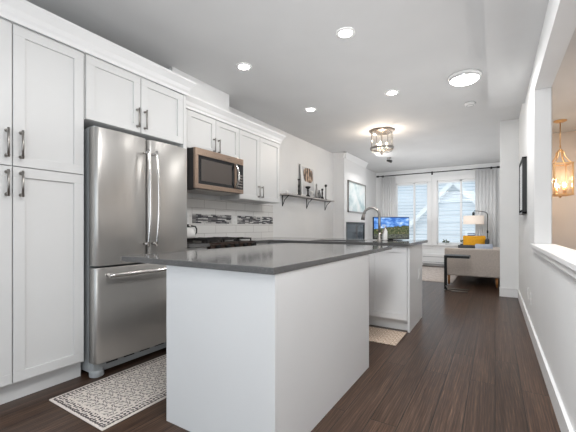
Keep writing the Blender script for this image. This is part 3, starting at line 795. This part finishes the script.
# art on fireplace, firebox
af = thing('framed_art', 'dark framed pale abstract picture hanging on the chimney breast', 'picture', (FX, 7.76, 1.79))
b = MB(); hw, hh_ = .60, .365
b.box(.001, .03, -hw, -hw+.03, -hh_, hh_).box(.001, .03, hw-.03, hw, -hh_, hh_).box(.001, .03, -hw, hw, -hh_, -hh_+.03).box(.001, .03, -hw, hw, hh_-.03, hh_)
b.build('frame', mat('pewter_frame', (.30, .29, .28), .35, .5), af)
bx(.002, .014, -hw+.03, hw-.03, -hh_+.03, hh_-.03).build('print', M['abstract'], af)
fb = thing('fireplace_insert', 'black glass-fronted fireplace insert set in the white chimney breast', 'fireplace', (WX+.03, 7.71, .62))
b = MB().box(.001, .02, -.62, .62, .002, .575)
b.build('firebox', M['dark'], fb)
b = MB().box(.20, .225, -.635, -.585, .005, .575).box(.20, .225, .585, .635, .005, .575).box(.20, .225, -.585, .585, .525, .575).box(.20, .225, -.585, .585, .005, .05)
b.build('frame', M['black'], fb)
bx(.205, .212, -.585, .585, .05, .525).build('glass', M['blackgloss'], fb)

# mirror / art on right wall
ra = thing('framed_art', 'dark framed picture on the right wall seen almost edge on', 'picture', (RX, 4.97, 1.565), -PI/2)
b = MB(); hw, hh_ = .30, .325
b.box(-hw, -hw+.02, -.045, -.001, -hh_, hh_).box(hw-.02, hw, -.045, -.001, -hh_, hh_).box(-hw, hw, -.045, -.001, -hh_, -hh_+.02).box(-hw, hw, -.045, -.001, hh_-.02, hh_)
b.build('frame', M['black'], ra)
bx(-hw+.02, hw-.02, -.040, -.001, -hh_+.05, hh_-.05).build('glazing', mat('glazed_pale_print', (.6, .62, .64), .06), ra)

# ------------------------------------------------------------------ ceiling lights
def recess(x, y, label, first=[None]):
    if first[0] is None:
        t = thing('recessed_light', label, 'ceiling light', (x, y, H), 0, 'recessed ceiling lights')
        MB().lathe((0, 0, 0), [(.082, -.0005), (.082, -.006), (.058, -.008), (.055, -.002)], 32, cap=False).build('trim_ring', M['white'], t)
        MB().cyl((0, 0, -.006), (0, 0, -.001), .057, n=32).build('lamp_disc', M['led'], t)
        disc_light('lamp_light', -.012, 1.3, .1, t)
        first[0] = t; return t
    t = copy_tree(first[0]); t.location = (x, y, H); t['label'] = label; return t
recess(-1.084, 2.68, 'lit recessed ceiling light nearest the camera, above the island')
recess(-2.20, 2.688, 'lit recessed ceiling light in front of the range wall cabinets')
recess(-1.077, 4.167, 'lit recessed ceiling light above the peninsula, nearest the large round flush light')
recess(-2.209, 4.166, 'lit recessed ceiling light farther along the kitchen wall, left of the lantern fixture')
fl = thing('flush_light', 'round opal flush ceiling light with a chrome ring', 'ceiling light', (-.285, 4.13, H))
MB().lathe((0, 0, 0), [(.165, -.001), (.165, -.02), (.155, -.025)], 40).build('base', M['white'], fl)
MB().lathe((0, 0, 0), [(.150, -.02), (.154, -.03), (.150, -.045), (.143, -.045), (.143, -.02)], 40, cap=False).build('ring', M['chrome'], fl)
MB().lathe((0, 0, 0), [(.146, -.025), (.144, -.045), (.12, -.062), (.07, -.072), (.01, -.075)], 40).build('diffuser', M['flushglass'], fl)
disc_light('lamp_light', -.08, 9, .28, fl)
sd = thing('smoke_detector', 'round white smoke detector on the ceiling beyond the flush light', 'smoke detector', (-.284, 5.07, H))
MB().lathe((0, 0, 0), [(.065, -.001), (.065, -.015), (.055, -.03), (.03, -.036)], 32).build('body', M['white'], sd)
MB().lathe((0, 0, 0), [(.045, -.031), (.045, -.037), (.038, -.037), (.038, -.031)], 32, cap=False).build('vent_ring', M['greyplastic'], sd)

# semi flush lantern over living room entry
ln = thing('semi_flush_light', 'nickel and clear glass drum ceiling fixture with candle bulbs', 'ceiling light', (-1.65, 5.72, H))
MB().lathe((0, 0, 0), [(.215, -.001), (.215, -.012), (.195, -.03), (.10, -.035)], 40).build('canopy', M['bronze'], ln)
MB().lathe((0, 0, 0), [(.185, -.04), (.187, -.30)], 40, cap=False).build('glass_cylinder', M['lampglass'], ln)
MB().lathe((0, 0, 0), [(.20, -.29), (.20, -.325), (.182, -.325), (.182, -.29), (.20, -.29)], 40, cap=False).build('lower_ring', M['nickel'], ln)
for k in range(4):
    a = PI/4+k*PI/2; b = MB().tube([(.193*math.cos(a), .193*math.sin(a), -.02), (.193*math.cos(a), .193*math.sin(a), -.31)], .006, 8); b.build('side_rod', M['nickel'], ln)
b = MB()
for k in range(4):
    a = k*PI/2+.4
    b.tube([(.19*math.cos(a), .19*math.sin(a), -.31), (.16*math.cos(a), .16*math.sin(a), -.36), (.08*math.cos(a), .08*math.sin(a), -.385), (.0, .0, -.38)], .006, 8)
b.sphere((0, 0, -.40), .02); b.tube([(0, 0, -.03), (0, 0, -.39)], .008, 8)
b.build('scroll_arms', M['nickel'], ln)
for k in range(3):
    a = k*2*PI/3+.5; x, y = .085*math.cos(a), .085*math.sin(a)
    c_ = MB().cyl((x, y, -.33), (x, y, -.27), .010, n=12).tube([(x, y, -.33), (x*.5, y*.5, -.35), (0, 0, -.33)], .005, 8).build('candle_sleeve', M['bronze'], ln)
    MB().lathe((x, y, -.27), [(.006, 0), (.014, .02), (.012, .04), (.003, .065)], 12).build('bulb', M['bulb'], c_)
point('lamp_light', (0, 0, -.20), 14, (1, .86, .72), .03, ln)
# spot light
sp = thing('ceiling_spotlight', 'small dark swivel spotlight on the ceiling beyond the drum fixture', 'ceiling light', (-2.15, 8.05, H))
MB().lathe((0, 0, 0), [(.05, -.001), (.05, -.02), (.02, -.026)], 20).build('base', M['nickel'], sp)
MB().tube([(0, 0, -.02), (0, 0, -.07)], .006, 8).cyl((-.05, .01, -.06), (.06, -.01, -.10), .026, .034, 16).build('head', M['black'], sp)
area('fireplace_wash', (-2.45, 7.6, 2.66), (0, math.radians(-35), 0), .1, .1, 9, (1, .98, .95)).parent = None

# hanging lantern in stair hall
hl = thing('pendant_lantern', 'brass pendant lantern with glass panels hanging in the hall beyond the opening', 'pendant light', (.862, 6.65, H), math.radians(12))
MB().lathe((0, 0, 0), [(.085, -.001), (.085, -.012), (.05, -.03), (.012, -.036)], 28).build('canopy', M['brass'], hl)
b = MB().tube([(0, 0, -.03), (0, 0, -.42)], .008, 8)
for i in range(3):
    z = -.40-i*.025; b.tube([(.012*math.cos(a), (.012*math.sin(a) if i % 2 else 0), z+(.012*math.sin(a) if not i % 2 else 0)) for a in [k*PI/4 for k in range(9)]], .003, 6)
b.build('stem', M['brass'], hl)
b = MB(); R_ = .118
for k in range(4):
    a = PI/4+k*PI/2; cx_, cy_ = math.cos(a), math.sin(a); q = R_*1.414
    b.tube([(.012*cx_, .012*cy_, -.45), (.05*cx_, .05*cy_, -.50), (.06*cx_, .06*cy_, -.56), (.11*cx_, .11*cy_, -.635), (q*cx_*.95, q*cy_*.95, -.675)], [.010, .012, .011, .009, .008], 8)
b.sphere((0, 0, -.46), .022)
b.build('scroll_crown', M['brass'], hl)
b = MB()
for sx in (-1, 1):
    for sy in (-1, 1): b.box(sx*R_-.009, sx*R_+.009, sy*R_-.009, sy*R_+.009, -1.17, -.675)
for z in (-.69, -1.17):
    for s_ in (-1, 1):
        b.box(-R_-.012, R_+.012, s_*R_-.012, s_*R_+.012, z, z+.022).box(s_*R_-.012, s_*R_+.012, -R_-.012, R_+.012, z, z+.022)
b.box(-R_, R_, -.008, .008, -1.168, -1.158).box(-.008, .008, -R_, R_, -1.168, -1.158); b.sphere((0, 0, -1.185), .018)
b.build('cage', M['brass'], hl)
b = MB()
for s_ in (-1, 1): b.box(-R_+.009, R_-.009, s_*R_-.002, s_*R_+.002, -1.15, -.69).box(s_*R_-.002, s_*R_+.002, -R_+.009, R_-.009, -1.15, -.69)
b.build('glass_panels', M['amberglass'], hl)
for k in range(4):
    a = k*PI/2+.3; x, y = .07*math.cos(a), .07*math.sin(a)
    c_ = MB().cyl((x, y, -1.14), (x, y, -1.04), .011, n=12).tube([(x, y, -1.13), (x*.5, y*.5, -1.15), (0, 0, -1.14)], .005, 8).build('candle_sleeve', M['brass'], hl)
    MB().lathe((x, y, -1.04), [(.007, 0), (.016, .025), (.013, .05), (.003, .075)], 12).build('bulb', M['bulb'], c_)
point('lantern_light', (0, 0, -.9), 3.5, (1, .84, .62), .04, hl)


# ------------------------------------------------------------------ living room
def curtain(label, x0, x1, y=FY-.13, z0=.02, z1=2.56, nf=6):
    b = MB(); n = nf*10; ra_, rb_ = [], []
    for i in range(n+1):
        t = i/n; x = x0+(x1-x0)*t; a = t*nf*2*PI
        ra_.append((x, y+.016*math.sin(a))); rb_.append((x, y+.016*math.sin(a)+.004))
    cols = [[b.bm.verts.new((p[0], p[1], z)) for z in (z0, z1)] for p in ra_]
    colb = [[b.bm.verts.new((p[0], p[1], z)) for z in (z0, z1)] for p in rb_]
    for c_ in (cols, colb):
        for u, v_ in zip(c_, c_[1:]): b.bm.faces.new((u[0], v_[0], v_[1], u[1]))
    for e_ in (0, 1):
        for (u, v_), (u2, v2) in zip(zip(cols, cols[1:]), zip(colb, colb[1:])): b.bm.faces.new((u[e_], v_[e_], v2[e_], u2[e_]))
    o = b.build('curtain', M['sheer'], smooth=True); return tag(o, label, 'curtain')
curtain('sheer white curtain at the left of the window behind the monitor', -2.89, -2.48)
curtain('sheer white curtain at the right of the window, next to the stub wall', -.44, .02)
cr = thing('curtain_rod', 'black curtain rod running above both windows', 'curtain rod', (-1.5, FY-.13, 2.60))
MB().tube([(-1.48, 0, 0), (1.55, 0, 0)], .013, 10).build('rod', M['black'], cr)
for x in (-1.50, 1.57): MB().cyl((x-.035, 0, 0), (x+.035, 0, 0), .026, n=16).build('finial', M['black'], cr)
for x in (-1.38, .0, 1.42): MB().box(x-.012, x+.012, -.01, .127, -.012, .012).box(x-.02, x+.02, .118, .129, -.05, .04).build('bracket', M['black'], cr)
# baseboard heater
hh2 = thing('baseboard_heater', 'long white baseboard heater below the windows', 'heater', (-.75, FY, 0))
bx(-1.0, 1.0, -.075, -.001, .06, .34).build('housing', M['trim'], hh2, bev=.006)
MB().box(-.98, .98, -.079, -.074, .25, .265).box(-.98, .98, -.079, -.074, .10, .115).build('grille_slots', M['greyplastic'], hh2)

# sofa: its near arm faces the kitchen
so_ = thing('sofa', 'taupe fabric sofa with its end arm facing the kitchen', 'sofa', (-.36, 7.9, 0))
bx(-.81, .12, 6.90, 7.08, .185, .69).build('arm', M['sofa'], so_, bev=.025, seg=3)
bx(-.81, .12, 8.75, 8.93, .185, .56).build('arm', M['sofa'], so_, bev=.025, seg=3)
bx(-.78, .12, 7.08, 8.75, .185, .30).build('base', M['sofa'], so_, bev=.01)
bx(-.08, .12, 7.08, 8.75, .30, .64).build('backrest', M['sofa'], so_, bev=.03, seg=3)
for y0, y1 in ((7.085, 7.91), (7.92, 8.745)):
    bx(-.80, -.08, y0, y1, .30, .45).build('seat_cushion', M['sofa'], so_, bev=.03, seg=3)
for x, y in ((-.74, 6.97), (.03, 6.97), (-.74, 8.85), (.03, 8.85)):
    MB().cyl((x, y, .185), (x, y-.0, .008), .026, .016, 14).build('leg', M['oak'], so_)
build_kids(so_)
# scatter cushions
def pillow(name, label, loc, sx, sy, sz, m, rot=(0, 0, 0)):
    b = MB(); r_ = bmesh.ops.create_cube(b.bm, size=1)
    bmesh.ops.subdivide_edges(b.bm, edges=b.bm.edges, cuts=5, use_grid_fill=True)
    for v_ in b.bm.verts:
        x, y, z = v_.co*2; e = max(abs(x), abs(z))
        v_.co = Vector((x*sx/2*(1-.05*(1-z*z)), y*sy/2*(1-.75*max(abs(x), abs(z))**4), z*sz/2*(1-.05*(1-x*x))))
    o = b.build(name, m, subs=1, smooth=True); o.location = loc; o.rotation_euler = rot; return tag(o, label, 'cushion')
pillow('cushion', 'blue grey cushion propped on the sofa behind its near arm', (-.17, 7.27, .63), .30, .12, .30, M['bluefab'], (math.radians(-30), 0, math.radians(10)))
# armchair near window
ac = thing('armchair', 'charcoal armchair beside the window beyond the sofa', 'armchair', (-.48, 9.25, 0))
b = MB()
def armprof(y0, y1):
    n = 12; top = []
    for i in range(n+1):
        t = i/n; top.append((-.76+.62*t, .655+.0*t+(.10*max(0, (t-.8)/.2)**2)))
    MB().prism(top+[(-.14, .30), (-.74, .30)], 'y', y0, y1).build('arm', M['darkfab'], ac, bev=.015)
armprof(8.98, 9.06); armprof(9.56, 9.64)
bx(-.75, -.16, 9.06, 9.56, .30, .50).build('seat', M['darkfab'], ac, bev=.03, seg=3)
bx(-.20, -.12, 9.0, 9.62, .30, .80).build('backrest', M['darkfab'], ac, bev=.03, seg=3)
for x, y in ((-.72, 9.03), (-.17, 9.03), (-.72, 9.59), (-.17, 9.59)): MB().cyl((x, y, .31), (x, y, .008), .02, .012, 12).build('leg', M['oak'], ac)
build_kids(ac)
pillow('cushion', 'mustard yellow cushion lying on the charcoal armchair', (-.43, 9.30, .69), .50, .17, .38, M['mustard'], (math.radians(-12), 0, math.radians(4)))
# C-shaped side table
ct = thing('side_table', 'c-shaped side table with black top and chrome foot beside the sofa arm', 'side table', (-.725, 6.3, 0))
bx(-.02, .365, -.02, .30, .558, .60).build('table_top', M['black'], ct, bev=.003)
MB().box(-.02, .025, .0, .03, .012, .575).build('post', M['black'], ct)
MB().tube([(0, .015, .012), (.0, -.12, .012)], .011, 8).tube([(0, .015, .012), (.06, .10, .012), (.36, .20, .012)], .011, 8).tube([(0, .015, .09), (.05, -.03, .03), (.10, -.10, .014), (.34, -.05, .012)], .010, 8).build('foot', M['nickel'], ct)
# arc lamp
al = thing('arc_floor_lamp', 'black arched floor lamp with a cream drum shade in front of the window', 'floor lamp', (-.16, 9.80, 0))
MB().lathe((0, 0, 0), [(.13, 0), (.13, .02), (.02, .03)], 28).build('base', M['black'], al)
pts = [(0, 0, .02), (.0, 0, 1.0), (.0, 0, 1.38)]+[(-.09+.09*math.cos(a), 0, 1.38+.09*math.sin(a)) for a in [PI/2*i/6 for i in range(1, 7)]]+[(-.2, 0, 1.49), (-.29, 0, 1.50), (-.31, 0, 1.46), (-.31, 0, 1.40)]
MB().tube(pts, .009, 10).cyl((0, 0, .93), (0, 0, 1.0), .018).build('pole', M['black'], al)
MB().cyl((-.31, 0, 1.36), (-.31, 0, 1.46), .03, n=14).build('lamp_holder', M['black'], al)
MB().lathe((-.31, 0, 1.155), [(.235, 0), (.235, .22), (.230, .22), (.230, 0), (.235, 0)], 36, cap=False).build('lamp_shade', M['shade'], al)
# small plants on sill
for i, (x, lab) in enumerate(((-1.15, 'small leafy sprig plant on the window sill, left of the other'), (-.72, 'small leafy sprig plant on the window sill behind the armchair'))):
    pl = thing('potted_plant', lab, 'plant', (x, FY-.035, Z0), 0)
    MB().lathe((0, 0, 0), [(.018, 0), (.024, .045), (.02, .045)], 14).build('pot', M['ceramic'], pl)
    b = MB()
    for k in range(14):
        a = random.uniform(0, 2*PI); l_ = random.uniform(.05, .10); q = Vector((math.cos(a)*l_*.9, math.sin(a)*l_*.12, .045+random.uniform(.02, .09)))
        b.tube([(0, 0, .04), tuple(q)], .002, 5).sphere(q, .016, (1.3, .4, .8), 8)
    b.build('leaves', M['leaf'], pl)

# ------------------------------------------------------------------ outside
nb = thing('neighbour_house', 'white sided neighbouring house with a gable seen through the windows', 'house', (0, 16, 0))
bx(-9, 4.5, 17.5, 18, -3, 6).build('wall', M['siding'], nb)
def gable(x0, x1, xm, zt, zb, y):
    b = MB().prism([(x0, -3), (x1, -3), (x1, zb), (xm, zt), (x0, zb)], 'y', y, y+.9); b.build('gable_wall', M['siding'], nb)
    for (xa, za, xb, zb_) in ((x0, zb, xm, zt), (x1, zb, xm, zt)):
        v_ = Vector((xb-xa, 0, zb_-za)); n_ = Vector((-v_.z, 0, v_.x)).normalized()*.16
        if n_.z < 0: n_ = -n_
        MB().prism([(xa, za), (xb, zb_), (xb+n_.x, zb_+n_.z), (xa+n_.x, za+n_.z)], 'y', y-.25, y+.9).build('rake_board', M['trim'], nb)
gable(-3.4, .6, -1.35, 2.7, .55, 14.2)
bx(-.95, -.25, 14.12, 14.2, -.25, .95).build('window_trim', M['trim'], nb)
bx(-.87, -.33, 14.10, 14.13, -.17, .87).build('window_glass', M['blueglass'], nb)
bx(-5.9, -4.4, 17.42, 17.5, .6, 2.3).build('window_trim', M['trim'], nb)
bx(-5.8, -4.5, 17.40, 17.43, .7, 2.2).build('window_glass', M['blueside'], nb)
build_kids(nb)
struct(bx(-14, 8, FY+.3, 30, -3.2, -3).build('ground_outside', M['ground']))
